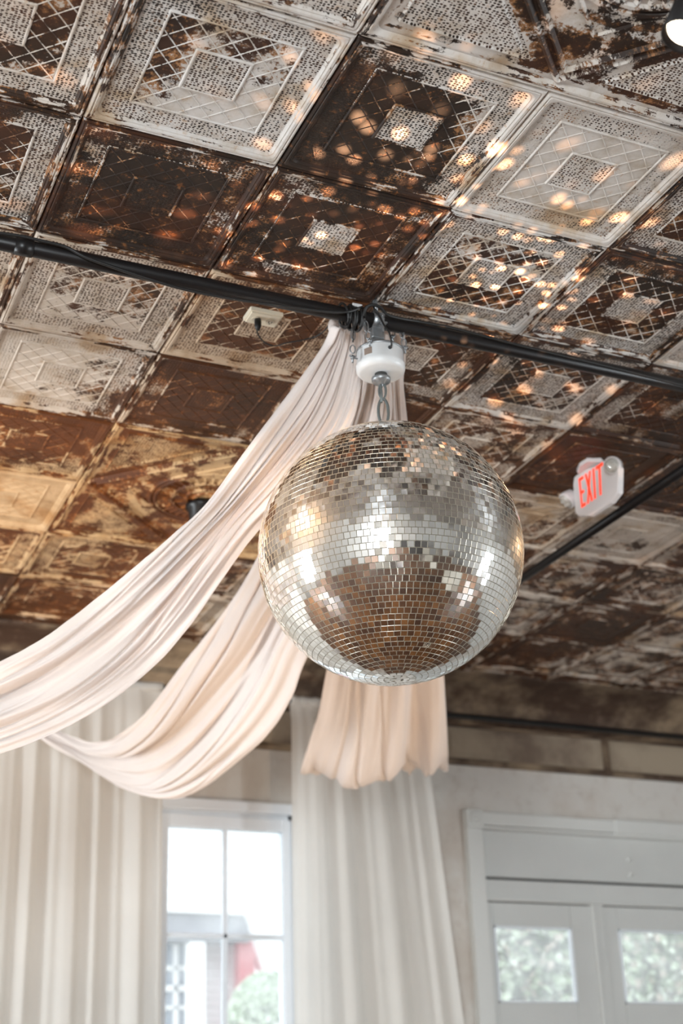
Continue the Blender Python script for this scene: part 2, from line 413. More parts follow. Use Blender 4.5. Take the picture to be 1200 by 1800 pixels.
# ------------------------------------------------------------------ walls
def wall_material(name, a, b):
    t = NT(name); tc = t.n('ShaderNodeTexCoord').outputs['Object']
    n1 = t.noise(tc, 1.7, 6, .6); n2 = t.noise(tc, 9, 5, .7)
    c = t.mix(t.ss(n1, .4, .65), a, b); c = t.mix(t.math('MULTIPLY', t.ss(n2, .5, .8), .4), c, (.3, .22, .16))
    t.l(c, t.b.inputs['Base Color']); t.b.inputs['Roughness'].default_value = .7; t.bump(n2, .3, .01); return t.m
M_wall = wall_material('aged_plaster', (.64, .61, .565), (.54, .48, .42))
M_wall2 = plain('grey_white_wall', (.62, .61, .58), .7, 0, .1, 2)
M_floor = None
def floor_mat():
    t = NT('brown_wood_floor'); tc = t.n('ShaderNodeTexCoord').outputs['Object']
    mp = t.n('ShaderNodeMapping'); mp.inputs['Scale'].default_value = (1, 9, 1); t.l(tc, mp.inputs[0])
    n1 = t.noise(mp.outputs[0], 1.6, 6, .6)
    t.l(t.mix(t.ss(n1, .38, .55), (.30, .115, .025), (.055, .018, .006)), t.b.inputs['Base Color']); t.b.inputs['Roughness'].default_value = .4
    return t.m
f = MB(); f.box((XL, YB, -.1), (XR, YF, 0)); struct(f.build('floor', floor_mat()), 'brown wooden floor', 'floor')
def wall_with(name, axis, pos, th, a0, a1, holes, mat, label):
    """wall in plane axis=pos with rectangular holes (b0,b1,z0,z1) sorted along the wall"""
    mb = MB()
    def bx(b0, b1, z0, z1):
        if b1-b0 < 1e-4 or z1-z0 < 1e-4: return
        if axis == 'Y': mb.box((b0, min(pos, pos+th), z0), (b1, max(pos, pos+th), z1))
        else: mb.box((min(pos, pos+th), b0, z0), (max(pos, pos+th), b1, z1))
    c = a0
    for b0, b1, z0, z1 in holes:
        bx(c, b0, 0, HC+.08); bx(b0, b1, 0, z0); bx(b0, b1, z1, HC+.08); c = b1
    bx(c, a1, 0, HC+.08)
    return struct(mb.build(name, mat), label, 'wall')
Z = CAMZ
WX0, WX1, WZ0, WZ1 = 2.47, 3.345, .75, 1.86+Z     # front window opening
DX0, DX1, DZ1 = 4.66, 6.42, 1.86+Z               # door opening incl. transom board
wf = wall_with('wall_front', 'Y', YF, .22, XL, XR, [(WX0, WX1, WZ0, WZ1), (DX0, DX1, 0, DZ1)], M_wall, 'aged beige plaster wall behind the curtains')
wall_with('wall_back', 'Y', YB, -.2, XL, XR, [(x-wd/2, x+wd/2, .75, 3.15) for x, wd in BACKWIN], M_wall2, 'pale grey wall')
wall_with('wall_left', 'X', XL, -.2, YB, YF, [(y-.75, y+.75, .75, 3.15) for y in LEFTWIN], M_wall2, 'pale grey wall')
wall_with('wall_right', 'X', XR, .2, YB, YF, [(y-.75, y+.75, .75, 3.15) for y in RIGHTWIN], M_wall2, 'pale grey wall')
n = 2
for x, wd in BACKWIN:
    r = struct(empty('window_%d' % n, (x, YB, .75)), 'white framed window', 'window'); n += 1
    mb = MB(); h = 2.4
    mb.box((-wd/2, -.08, 0), (-wd/2+.06, .02, h)); mb.box((wd/2-.06, -.08, 0), (wd/2, .02, h)); mb.box((-wd/2, -.08, 0), (wd/2, .02, .06)); mb.box((-wd/2, -.08, h-.06), (wd/2, .02, h))
    mb.build('window_frame', M_winp, r)
    mb = MB(); mb.box((-.02, -.06, 0), (.02, -.02, h)); mb.box((-wd/2, -.06, h/2-.02), (wd/2, -.02, h/2+.02)); mb.build('muntin', M_winp, r)
for x, y in [(XL, y) for y in LEFTWIN]+[(XR, y) for y in RIGHTWIN]:
    r = struct(empty('window_%d' % n, (x, y, .75)), 'white framed window', 'window'); n += 1; sg = -1 if x < 0 else 1
    def sb(name, bs):
        mb = MB()
        for y0, y1, z0, z1, d in bs: mb.box((min(0, sg*d), y0, z0), (max(0, sg*d), y1, z1))
        mb.build(name, M_winp, r)
    sb('window_frame', [(-.75, -.69, 0, 2.4, .08), (.69, .75, 0, 2.4, .08), (-.69, .69, 0, .06, .08), (-.69, .69, 2.34, 2.4, .08)]); sb('muntin', [(-.02, .02, .06, 2.34, .04), (-.69, .69, 1.18, 1.22, .04)])
# cove and frieze at the front wall
cv = MB(); pr_ = []
for k in range(9):
    a = PI/2*k/8; pr_.append((YC+.34*math.sin(a), HC-.02-.215*(1-math.cos(a))))
pr_ = [(YC-.03, HC), (YC-.03, HC-.018), (YC, HC-.018)]+pr_+[(YF-.05, HC-.25), (YF, HC-.25), (YF, HC)]
cv.prism(pr_, lambda a, b, d: Vector((d, a, b)), XL, XR)
M_cove = wall_material('brown_tin_cornice', (.05, .024, .012), (.34, .25, .16))
cove = struct(cv.build('trim_1', M_cove), 'brown peeling tin cove along the front wall', 'trim')
fr = struct(empty('trim_2', (0, YF, Z+2.28)), 'brown and beige tin frieze above the doors', 'trim')
mb = MB(); mb.box((XL, -.045, -.02), (XR, 0, .0)); mb.box((XL, -.032, 0), (XR, 0, .02)); mb.box((XL, -.05, .235), (XR, 0, .25)); mb.build('frieze_moulding', M_cove, fr)
M_fr = wall_material('stained_tin_frieze', (.36, .29, .21), (.17, .12, .085))
x = 5.70-1.3*8
while x < XR:
    mb = MB(); a, b = max(x+.03, XL), min(x+1.27, XR)
    if b > a: mb.box((a, -.03, .022), (b, 0, .233)); mb.box((a+.04, -.036, .05), (b-.04, -.03, .2)); mb.build('frieze_panel', M_fr, fr, bevel=.005)
    mb = MB(); 
    if x > XL: mb.box((x-.028, -.042, .0), (x+.028, 0, .235)); mb.build('frieze_strip', M_cove, fr, bevel=.004)
    x += 1.3
# ------------------------------------------------------------------ front window
win = struct(empty('window_1', ((WX0+WX1)/2, YF, WZ0)), 'white painted sash window between the curtains', 'window')
def wp(name, boxes, mat=M_winp, bevel=.004):
    mb = MB()
    for a, b in boxes: mb.box([a[k]-win.location[k] for k in range(3)], [b[k]-win.location[k] for k in range(3)])
    return mb.build(name, mat, win, bevel=bevel)
gx0, gx1 = 2.545, 3.276; gz = 1.752+Z
wp('casing', [((WX0-.02, YF-.03, WZ1-.005), (WX1+.03, YF+.01, WZ1+.06)), ((WX0-.10, YF-.03, WZ0-.1), (WX0, YF+.01, WZ1+.06)), ((WX1, YF-.03, WZ0-.1), (WX1+.10, YF+.01, WZ1-.005))])
wp('window_frame', [((WX0, YF+.02, WZ0), (WX0+.03, YF+.2, WZ1)), ((WX1-.03, YF+.02, WZ0), (WX1, YF+.2, WZ1)), ((WX0, YF+.02, WZ1-.035), (WX1, YF+.2, WZ1)), ((WX0, YF+.02, WZ0), (WX1, YF+.2, WZ0+.05))])
wp('sash', [((gx0-.05, YF+.0, WZ0+.04), (gx0, YF+.07, WZ1-.03)), ((gx1, YF+.0, WZ0+.04), (gx1+.045, YF+.07, WZ1-.03)), ((gx0, YF+.0, gz), (gx1, YF+.07, WZ1-.03)), ((gx0, YF, WZ0+.04), (gx1, YF+.07, WZ0+.12))])
wp('muntin', [((2.893, YF+.01, WZ0+.1), (2.921, YF+.05, gz))])
wp('muntin', [((gx0, YF+.01, 1.112+Z), (gx1, YF+.05, 1.14+Z))])
wp('muntin', [((gx0, YF+.01, .46+Z), (gx1, YF+.05, .49+Z))])
zz = [WZ0+.12, .475+Z, 1.126+Z, gz]
for a, b in ((gx0, 2.907), (2.907, gx1)):
    for k in range(3): wp('pane', [((a, YF+.026, zz[k]), (b, YF+.032, zz[k+1]))], M_glass, 0)
# ------------------------------------------------------------------ doors
tr = struct(empty('trim_3', (5.5, YF, 0)), 'white door casing with corner rosettes', 'trim')
def tp(par, name, boxes, mat=M_trim, bevel=.005):
    mb = MB(); L = par.location
    for a, b in boxes: mb.box([a[k]-L[k] for k in range(3)], [b[k]-L[k] for k in range(3)])
    return mb.build(name, mat, par, bevel=bevel)
tp(tr, 'jamb', [((4.545, YF-.05, 0), (4.66, YF+.02, 1.84+Z))]); tp(tr, 'jamb', [((6.42, YF-.05, 0), (6.54, YF+.02, 1.84+Z))])
tp(tr, 'head_board', [((4.66, YF-.045, 1.865+Z), (5.70, YF, 1.95+Z))]); tp(tr, 'head_board', [((5.70, YF-.055, 1.86+Z), (6.42, YF, 1.955+Z))])
for x in (4.545, 6.42):
    b = tp(tr, 'rosette_block', [((x, YF-.06, 1.84+Z), (x+.12, YF, 1.96+Z))])
    mb = MB(); Mx = Matrix.Rotation(PI/2, 4, 'X')
    mb.lathe([(.042, -.01), (.042, .008), (.03, .014), (.026, .006), (.014, .006), (.012, .016), (.004, .018)], (x+.06-5.5, -.06, 1.9+Z), 20, Mx); o = mb.build('rosette', M_trim, b, True)
    o.parent = b
tp(tr, 'transom_board', [((4.665, YF+.03, 1.545+Z), (6.415, YF+.06, 1.852+Z))], M_trimsh)
tp(tr, 'transom_lip', [((4.665, YF-.03, 1.843+Z), (6.415, YF+.03, 1.862+Z))])
tp(tr, 'reveal', [((4.66, YF+.07, 1.3+Z), (6.42, YF+.09, 1.56+Z))], M_gap, 0)
for z in (1.70, 1.60):
    mb = MB(); mb.lathe([(.016, 0), (.015, .012), (.006, .018)], (5.83-5.5, .03, z+Z), 14, Matrix.Rotation(PI/2, 4, 'X')); mb.build('screw_cap', M_trim, tr, True)
tp(tr, 'lintel_board', [((4.665, YF-.0, 1.395+Z), (6.415, YF+.06, 1.524+Z))], M_trimsh)
tp(tr, 'door_stop', [((4.665, YF-.02, 1.385+Z), (6.415, YF+.02, 1.40+Z))])
def door(name, x0, x1, gx0, gx1, label):
    r = struct(empty(name, ((x0+x1)/2, YF, 0)), label, 'door')
    g0, g1 = .765+Z, 1.232+Z; T = 1.38+Z
    tp(r, 'stile', [((x0, YF+.01, .02), (gx0, YF+.05, T))], M_trimsh); tp(r, 'stile', [((gx1, YF+.01, .02), (x1, YF+.05, T))], M_trimsh)
    tp(r, 'rail', [((gx0, YF+.01, g1), (gx1, YF+.05, T))], M_trimsh); tp(r, 'rail', [((gx0, YF+.01, .02), (gx1, YF+.05, g0))], M_trimsh)
    tp(r, 'glazing_bead', [((gx0-.0, YF+.0, g0), (gx0+.012, YF+.04, g1)), ((gx1-.012, YF+.0, g0), (gx1, YF+.04, g1)), ((gx0, YF+.0, g0), (gx1, YF+.04, g0+.012)), ((gx0, YF+.0, g1-.012), (gx1, YF+.04, g1))], M_winp, .002)
    tp(r, 'pane', [((gx0, YF+.028, g0), (gx1, YF+.033, g1))], M_gldoor, 0)
    return r
d1 = door('door_1', 4.668, 5.475, 4.722, 5.305, 'white door with a square pane, nearer the curtain')
d2 = door('door_2', 5.565, 6.41, 5.672, 6.26, 'white door with a square pane, cut by the right edge')
tp(tr, 'mullion', [((5.475, YF-.0, 0), (5.565, YF+.06, 1.39+Z))], M_trimsh); tp(tr, 'astragal', [((5.472, YF-.012, 0), (5.487, YF+.02, 1.385+Z))])
# ------------------------------------------------------------------ poles
def pole(name, a, b, r, label, mat=M_black, cat='pole', joints=()):
    a, b = Vector(a), Vector(b); root = empty(name, (a+b)/2, label, cat); c = (a+b)/2
    mb = MB(); mb.tube([a-c, b-c], r, 24); mb.build('tube', mat, root, True)
    d = (b-a).normalized()
    for t in joints:
        p = a+(b-a)*t-c; mb = MB(); mb.tube([p-d*.03, p+d*.03], r*1.12, 24); mb.build('coupling', mat, root, True)
    return root
PZ = HC-.1
pole('ceiling_pole', (XL, 3.9, PZ), (XR, 3.9, PZ), .0265, 'long glossy black pole running across the ceiling above the mirror ball', joints=(.404, .62, .3))
pole('ceiling_pole', (3.685, 3.93, PZ-.055), (3.685, 7.84, PZ-.055), .022, 'black pole running under the exit sign from front wall', joints=(.5,))
pole('curtain_pole', (XL, 7.87, Z+2.51), (XR, 7.87, Z+2.51), .02, 'thin black curtain pole along the frieze over the doors', joints=(.55,))
# cable clipped along the main pole
pts = [atY(-60, 402, 3.86), atY(30, 414, 3.86), atY(75, 424, 3.86), atY(115, 434, 3.86), atY(150, 452, 3.86), atY(200, 470, 3.86), atY(260, 490, 3.86), atY(330, 510, 3.86), atY(420, 527, 3.86), atY(520, 541, 3.86), atY(600, 549, 3.86), atY(636, 540, 3.86)]
mb = MB(); mb.tube(crom(pts, 80), .0055, 8); tag(recenter(mb.build('cable', M_rubber, smooth=True)), 'thin black cable sagging along the black ceiling pole, left of the motor', 'cable')
pts = [atY(638, 556, 3.86), atY(643, 541, 3.85), atY(655, 536, 3.84), atY(668, 540, 3.84), atY(680, 553, 3.85), atY(705, 560, 3.86), atY(740, 566, 3.87), atY(800, 578, 3.87), atY(900, 604, 3.865), atY(1000, 628, 3.865), atY(1100, 652, 3.865), atY(1250, 690, 3.865)]
mb = MB(); mb.tube(crom(pts, 80), .006, 8); tag(recenter(mb.build('cable', M_rubber, smooth=True)), 'thick black cable running along the pole, right of the motor', 'cable')
# ------------------------------------------------------------------ clamp and wraps at hub
cl = empty('pipe_clamp', atY(660, 552, 3.9), 'galvanised pipe clamp gripping the pole above the motor', 'clamp'); L = cl.location
mb = MB(); mb.lathe([(.029, -.02), (.034, -.018), (.034, .018), (.029, .02)], (0, 0, PZ-L.z), 28, Matrix.Rotation(PI/2, 4, 'Y'), cap=False); mb.build('band', M_galv, cl, True)
mb = MB(); mb.box((-.022, -.012, PZ-L.z-.075), (.026, .012, PZ-L.z-.03)); mb.build('lug', M_galv, cl, bevel=.004)
mb = MB(); mb.tube([(.004, -.045, PZ-L.z+.01), (.004, -.045, PZ-L.z-.07)], .005, 10); mb.lathe([(.01, 0), (.01, .009)], (.004, -.045, PZ-L.z-.04), 6); mb.lathe([(.01, 0), (.01, .009)], (.004, -.045, PZ-L.z-.004), 6); mb.build('bolt', M_galv, cl)
mb = MB(); mb.box((-.012, -.052, PZ-L.z-.033), (.02, -.028, PZ-L.z-.028)); mb.build('strap_plate', M_galv, cl, bevel=.001)
mb = MB(); mb.tube([(0, 0, PZ-L.z+.03), (0, 0, HC-L.z)], .009, 12); mb.lathe([(.03, 0), (.03, .008)], (0, 0, HC-L.z-.008), 20); mb.build('ceiling_stud', M_galv, cl, True)
# loops of black cable tied round the pole
lp = empty('cable_coil', atY(626, 560, 3.9), 'black cable coiled round the pole above the drape', 'cable'); L = lp.location
for k, (dx, s, tl) in enumerate([(-.035, .034, .1), (-.022, .037, -.15), (-.01, .034, .05), (.004, .038, -.1), (.018, .035, .2), (-.05, .036, -.3)]):
    mb = MB(); q = []
    for a in range(20):
        t = 2*PI*a/20; q.append((dx+tl*s*math.sin(t), s*math.cos(t), s*1.25*math.sin(t)-.006+PZ-L.z))
    mb.tube(q, .0045, 8, True); mb.build('loop', M_rubber, lp, True)
mb = MB(); P = [atY(*p, 3.86)-L for p in ((598, 560), (596, 568), (602, 573), (610, 571), (614, 560))]; mb.tube(crom(P, 20), .003, 8); mb.build('hanging_loop', M_rubber, lp, True)
mb = MB(); P = [atY(*p, 3.85)-L for p in ((620, 556), (620, 575), (621, 584))]; mb.tube(crom(P, 10), .003, 8); mb.build('tie_end', M_rubber, lp, True)
mb = MB(); q = atY(628, 537, 3.87)-L; mb.box((q.x-.02, q.y-.004, q.z-.006), (q.x+.018, q.y+.004, q.z+.006)); mb.build('white_tag', M_white, lp, bevel=.002)['label'] = 'white tape tag'
# ------------------------------------------------------------------ motor
mo = empty('ball_motor', (1.963, 3.9, Z+2.462), 'white round mirror ball motor hanging by wires from the black pole', 'motor')
mb = MB(); mb.lathe([(.07, 0), (.079, .003), (.0855, .012), (.087, .022), (.087, .032), (.0835, .037), (.0825, .083), (.08, .086)], n=48); mb.build('housing', M_white, mo, True)
mb = MB(); mb.lathe([(.084, .082), (.0855, .083), (.0855, .089), (.083, .091)], n=48); mb.build('rim', M_galv, mo, True)
mb = MB(); mb.lathe([(.022, -.012), (.022, .002)], n=24); mb.build('shaft_hole', M_gap, mo, True)
mb = MB(); mb.lathe([(.0, -.044), (.012, -.043), (.016, -.035), (.031, -.032), (.034, -.026), (.034, -.018), (.016, -.016), (.014, -.002)], n=32); fl = mb.build('flange', M_galv, mo, True)
for k in range(3):
    a = 2*PI*k/3-.9; mb = MB(); mb.lathe([(.004, -.034), (.004, -.03)], (.025*math.cos(a), .025*math.sin(a), 0), 8); mb.build('flange_screw', M_galv, fl)
Mv = Matrix.Rotation(-PI*.5-1.0, 4, 'Z')
a0 = -PI/2-.95
mb = MB(); vs = []
for k in range(6):
    a = a0-.22+.38*k/5
    vs += [(.0838*math.cos(a), .0838*math.sin(a), .042), (.0838*math.cos(a), .0838*math.sin(a), .068)]
mb.add(vs, [(2*k, 2*k+2, 2*k+3, 2*k+1) for k in range(5)]); mb.build('rating_label', M_brown, mo)['label'] = 'small brown rating label'
a1 = -PI/2-.03
g = Vector((.0835*math.cos(a1), .0835*math.sin(a1), .062)); mb = MB()
mb.tube([g-Vector((0, -.004, 0)), g+Vector((0, -.004, 0))], .0065, 14); mb.build('grommet', M_rubber, mo, True)
Lm = mo.location
def rel(u, v, Y): return atY(u, v, Y)-Lm
mb = MB(); mb.tube(crom([g, rel(688, 604, 3.80), rel(684, 585, 3.8), rel(674, 570, 3.82), rel(665, 552, 3.84), rel(657, 541, 3.85), rel(655, 535, 3.9)], 30), .0035, 8); mb.build('power_cable', M_rubber, mo, True)
# suspension wires: top on pole, shackle and eye bolt on the rim
def link_pts(c, hw, hh, ax, tilt=0):
    out = []
    for k in range(24):
        t = 2*PI*k/24; s, z = hw*math.cos(t), hh*math.sin(t)
        z += (hh*.25 if math.sin(t) > 0 else -hh*.25)*abs(math.sin(t))
        d = Vector((ax[0]*s, ax[1]*s, z)); out.append(Vector(c)+d)
    return out
vdir = (CR.x, CR.y)
for (tu, tv, bu, bv, Y) in ((621, 560, 619, 640, 3.89), (639, 556, 651, 606, 3.83), (702, 566, 713, 620, 3.9), (690, 560, 689, 598, 3.965)):
    t, b = rel(tu, tv, Y), rel(bu, bv, Y); d = b-t
    wr = MB(); m1 = t+d*.12; m2 = t+d*.52
    wr.tube([t, m1, m2], .0028, 8); wr.lathe([(.0048, 0), (.0052, .006), (.0046, .014)], m1-Vector((0, 0, .004)), 10); w_ = wr.build('hanging_wire', M_rubber, mo, True)
    hk = MB(); hk.tube(link_pts(t+d*.36, .007, .017, vdir), .0022, 8, True); hk.build('snap_hook', M_galv, w_, True)
    hk = MB(); hk.tube(link_pts(t+d*.68, .009, .013, vdir), .0024, 8, True); hk.build('shackle', M_galv, w_, True)
    hk = MB(); c = t+d*.86
    hk.lathe([(.004, -.02), (.004, .01)], c, 10); hk.lathe([(.008, -.004), (.008, .003)], c, 6); hk.box(c+Vector((-.012, -.003, .004)), c+Vector((.012, .003, .008)))
    inw = Vector((-(c.x), -(c.y), 0)).normalized(); hk.tube([c, c+inw*.02], .003, 8)
    hk.build('eye_bolt', M_galv, w_, True)
# chain
ch = empty('hanging_chain', (1.966, 3.9, BALL.z+RB-.01), 'short steel chain between white motor and mirror ball', 'chain'); L = ch.location
zt = Z+2.43-L.z
mb = MB(); mb.tube(link_pts((-.002, 0, zt-.003), .008, .014, (0, 1)), .003, 8, True); mb.build('eye', M_galv, ch, True)
mb = MB(); mb.tube(link_pts((0, 0, zt-.035), .012, .025, (.86, -.5)), .0044, 8, True); mb.build('chain_link', M_link, ch, True)
mb = MB(); mb.tube(link_pts((-.006, 0, zt-.045), .011, .028, (.3, .95)), .004, 8, True); mb.build('chain_link', M_link, ch, True)
mb = MB(); mb.tube(link_pts((0, 0, zt-.118), .0175, .041, vdir), .0056, 10, True); mb.build('chain_link', M_link, ch, True)
mb = MB(); mb.tube(link_pts((0, 0, .004), .011, .015, (0, 1)), .004, 8, True); mb.build('eye', M_galv, ch, True)
# ------------------------------------------------------------------ mirror ball
t = NT('mirror_tile_glass'); t.b.inputs['Base Color'].default_value = (.93, .94, .93, 1); t.b.inputs['Metallic'].default_value = 1
t.l(t.math('ADD', .025, t.math('MULTIPLY', t.noise(t.n('ShaderNodeTexCoord').outputs['Object'], 90, 4, .7), .06)), t.b.inputs['Roughness'])
M_mir = t.m
g2 = t.n('ShaderNodeBsdfAnisotropic'); g2.inputs['Roughness'].default_value = .42; g2.inputs[0].default_value = (.9, .88, .84, 1)
mx_ = t.n('ShaderNodeMixShader'); mx_.inputs[0].default_value = .07; t.l(t.b.outputs[0], mx_.inputs[1]); t.l(g2.outputs[0], mx_.inputs[2]); t.l(mx_.outputs[0], t.out.inputs[0])
M_edge = plain('glass_edge', (.46, .42, .34), .3, .4)
ball = empty('mirror_ball', BALL, 'large mirror ball of small square mirrors hanging below the white motor', 'mirror ball')
mb = MB(); mb.lathe([((RB-.0045)*math.sin(PI*k/48) if 0 < k < 48 else .0005, -(RB-.0045)*math.cos(PI*k/48)) for k in range(49)], n=96); mb.build('core', plain('pale_grout', (.34, .29, .23), .4, .3), ball, True)
mb = MB(); mb.lathe([(.035, RB-.002), (.035, RB+.006), (.012, RB+.012), (.01, RB+.016)], n=28); mb.build('top_cap', M_galv, ball, True)
SZ = .0207
def tile_verts(s=SZ*.955, th=.0035):
    h = s/2; e = h-.0007
    return [(-h, -h, -th), (h, -h, -th), (h, h, -th), (-h, h, -th), (-h, -h, -.0006), (h, -h, -.0006), (h, h, -.0006), (-h, h, -.0006), (-e, -e, 0), (e, -e, 0), (e, e, 0), (-e, e, 0)]
TF = [(0, 1, 5, 4), (1, 2, 6, 5), (2, 3, 7, 6), (3, 0, 4, 7), (4, 5, 9, 8), (5, 6, 10, 9), (6, 7, 11, 10), (7, 4, 8, 11), (8, 9, 10, 11)]
TM = [1]*8+[0]
rb = random.Random(11); tiles = []
rows = int(round(PI*RB/SZ))
for k in range(rows):
    lat = -PI/2+PI*(k+.5)/rows; rad = RB*math.cos(lat); n_ = max(3, int(2*PI*rad/(SZ*1.0))); ph = rb.random()*6.28; rj = rb.gauss(0, .007)
    for q in range(n_):
        lo = ph+2*PI*q/n_
        nrm = Vector((math.cos(lat)*math.cos(lo), math.cos(lat)*math.sin(lo), math.sin(lat)))
        east = Vector((-math.sin(lo), math.cos(lo), 0)); north = nrm.cross(east)
        n2 = (nrm+east*rb.gauss(0, .019)+north*(rb.gauss(0, .019)+rj)).normalized()
        e2 = (east+north*rb.gauss(0, .02)); e2 = (e2-n2*e2.dot(n2)).normalized(); nn = n2.cross(e2)
        R3 = Matrix((e2, nn, n2)).transposed()
        wx = 2*PI*rad/n_/SZ
        tiles.append((nrm*(RB+rb.uniform(-.0004, .0004)), R3, wx))
view = (CAMP-BALL).normalized()
tiles.sort(key=lambda t_: -t_[0].normalized().dot(view))
tme = MB(); tme.v = tile_verts(); tme.f = TF; tme.m = TM; tme = tme.mesh('mirror_tile', [M_mir, M_edge])
for p, R3, wx in tiles[:300]:
    o = bpy.data.objects.new('mirror_tile', tme); C.objects.link(o); o.parent = ball; o.matrix_local = Matrix.Translation(p) @ R3.to_4x4()
st = MB()
tv = [Vector(v) for v in tile_verts()]
for p, R3, wx in tiles[300:]:
    b = len(st.v); sx = min(wx, 1.04)
    st.v += [tuple(p+R3 @ Vector((v.x*sx, v.y, v.z))) for v in tv]; st.f += [tuple(i+b for i in f_) for f_ in TF]; st.m += TM
o = st.build('mirror_tiles', [M_mir, M_edge], ball); o['kind'] = 'stuff'
# ------------------------------------------------------------------ drapes
def swag(name, pairs, folds, amp, bulge, label, seed, nS=110, nT=90, group='drapes from the hub'):
    r = random.Random(seed); E1, E2 = [], []
    for p in pairs:
        if len(p) == 2: a, b = Vector(p[0]), Vector(p[1])
        else: a, b = atY(*p[0], p[2]), atY(*p[1], p[3] if len(p) > 3 else p[2])
        E1.append(a); E2.append(b)
    A, B = crom(E1, nS), crom(E2, nS)
    fr_ = [(k, r.random()*6.28, r.uniform(-1.2, 1.2)) for k in folds]
    mb = MB(); vs = []
    for i in range(nS+1):
        s = i/nS; a, b = A[i], B[i]; tan = (A[min(i+1, nS)]+B[min(i+1, nS)]-A[max(i-1, 0)]-B[max(i-1, 0)]).normalized()
        wv = b-a; wl = wv.length; nr = tan.cross(wv).normalized()
        if nr.dot(CAMP-(a+b)/2) < 0: nr = -nr
        for j in range(nT+1):
            t = j/nT; d = 0
            tt = t+.02*math.sin(7*s+9*t)
            for q_, (f1, f2, am) in enumerate(((4.2, 1.2, 1.), (8., 1.4, .5), (16., 2., .16), (34., 3, .03))):
                d += am*mn.noise(Vector((tt*f1+s*1.2, s*f2, seed*3.7+q_*9)))
            cr_ = abs(mn.noise(Vector((tt*6.5-s*2.2, s*1.4, seed+31.)))); d -= .22*math.exp(-(cr_/.08)**2)
            d *= amp*2.1*min(1, .35+wl*2.2)
            e = math.sin(PI*t)
            jit = .003*mn.noise(Vector((s*40, j, seed)))
            p = a+wv*t+nr*(d*(.35+.65*e)+bulge*wl*e)
            if j in (0, nT): p += Vector((0, 0, jit))
            vs.append(p)
    N = nT+1
    mb.add(vs, [(i*N+j, (i+1)*N+j, (i+1)*N+j+1, i*N+j+1) for i in range(nS) for j in range(nT)])
    o = recenter(mb.build(name, M_swag, smooth=True)); so = o.modifiers.new('thick', 'SOLIDIFY'); so.thickness = .0015
    tag(o, label, 'drape', group); return o
swag('draped_swag', [((650, 572), (712, 580), 4.0), ((648, 630), (712, 630), 4.14), ((640, 700), (711, 700), 4.28), ((612, 900), (735, 900), 4.9), ((588, 1100), (765, 1100), 5.5), ((572, 1190), (779, 1190), 5.8),
    ((556, 1270), (784, 1262), 6.1), ((530, 1346), (788, 1326), 6.4), ((530, 1360), (788, 1345), 6.62), ((548, 1345), (780, 1335), 6.9), ((590, 1300), (765, 1300), 7.3), ((600, 1248), (740, 1262), 7.8)],
    (2.6, 5.3, 8.4, 14), .06, .05, 'blush drape hanging behind the mirror ball, its hem in scallops below it', 5)
swag('draped_swag', [((622, 570), (690, 576), 3.985), ((608, 625), (690, 650), 4.13), ((590, 690), (690, 730), 4.28), ((530, 820), (660, 880), 4.6), ((454, 975), (590, 1060), 5.1), ((417, 1042), (537, 1161), 5.4), ((375, 1100), (513, 1226), 5.65), ((325, 1162), (472, 1290), 5.9),
    ((257, 1250), (415, 1340), 6.2), ((212, 1288), (355, 1386), 6.45), ((187, 1300), (299, 1406), 6.65), ((162, 1303), (233, 1392), 6.9), ((140, 1300), (187, 1368), 7.1), ((115, 1290), (135, 1338), 7.3), ((60, 1262), (65, 1296), 7.5), ((-30, 1190), (-20, 1215), 7.76)],
    (2.2, 4.3, 7.1, 13), .055, .10, 'blush drape in the middle, looping low in front of the left curtain and window', 9)
swag('draped_swag', [((584, 572), (640, 570), 3.965), ((562, 615), (640, 630), 4.04), ((500, 700), (620, 740), 4.09), ((432, 789), (540, 850), 4.15), ((358, 887), (454, 935), 4.35), ((300, 942), (392, 1017), 4.45), ((235, 998), (335, 1098), 4.6),
    ((167, 1054), (267, 1175), 4.75), ((83, 1117), (167, 1250), 4.85), ((0, 1162), (60, 1303), 4.95), ((-90, 1200), (-70, 1345), 5.05), ((-250, 1230), (-250, 1390), 5.15), ((-3.0, 5.2, 3.6), (-3.0, 5.3, 3.1)), ((-4.4, 5.2, 4.2), (-4.4, 5.25, 4.1))],
    (2.1, 3.7, 6.2, 12), .05, .06, 'blush drape sweeping from the hub down to the left edge, nearest of the three', 21)
def gather():
    g = MB()
    rr = random.Random(4)
    for k in range(9):
        x = 586+14*k; p = [atY(x+3, 556+x*.012, 3.96), atY(x, 566+x*.01, 3.985), atY(x-2, 580+x*.01, 3.985)]
        g.tube(crom(p, 8), [.012, .016, .019, .02, .021, .02, .018, .014, .008], 10)
    return g
o = recenter(gather().build('drape_gathering', M_swag, smooth=True)); tag(o, 'bunched top of the drapes tied under the black pole behind the motor', 'fabric')
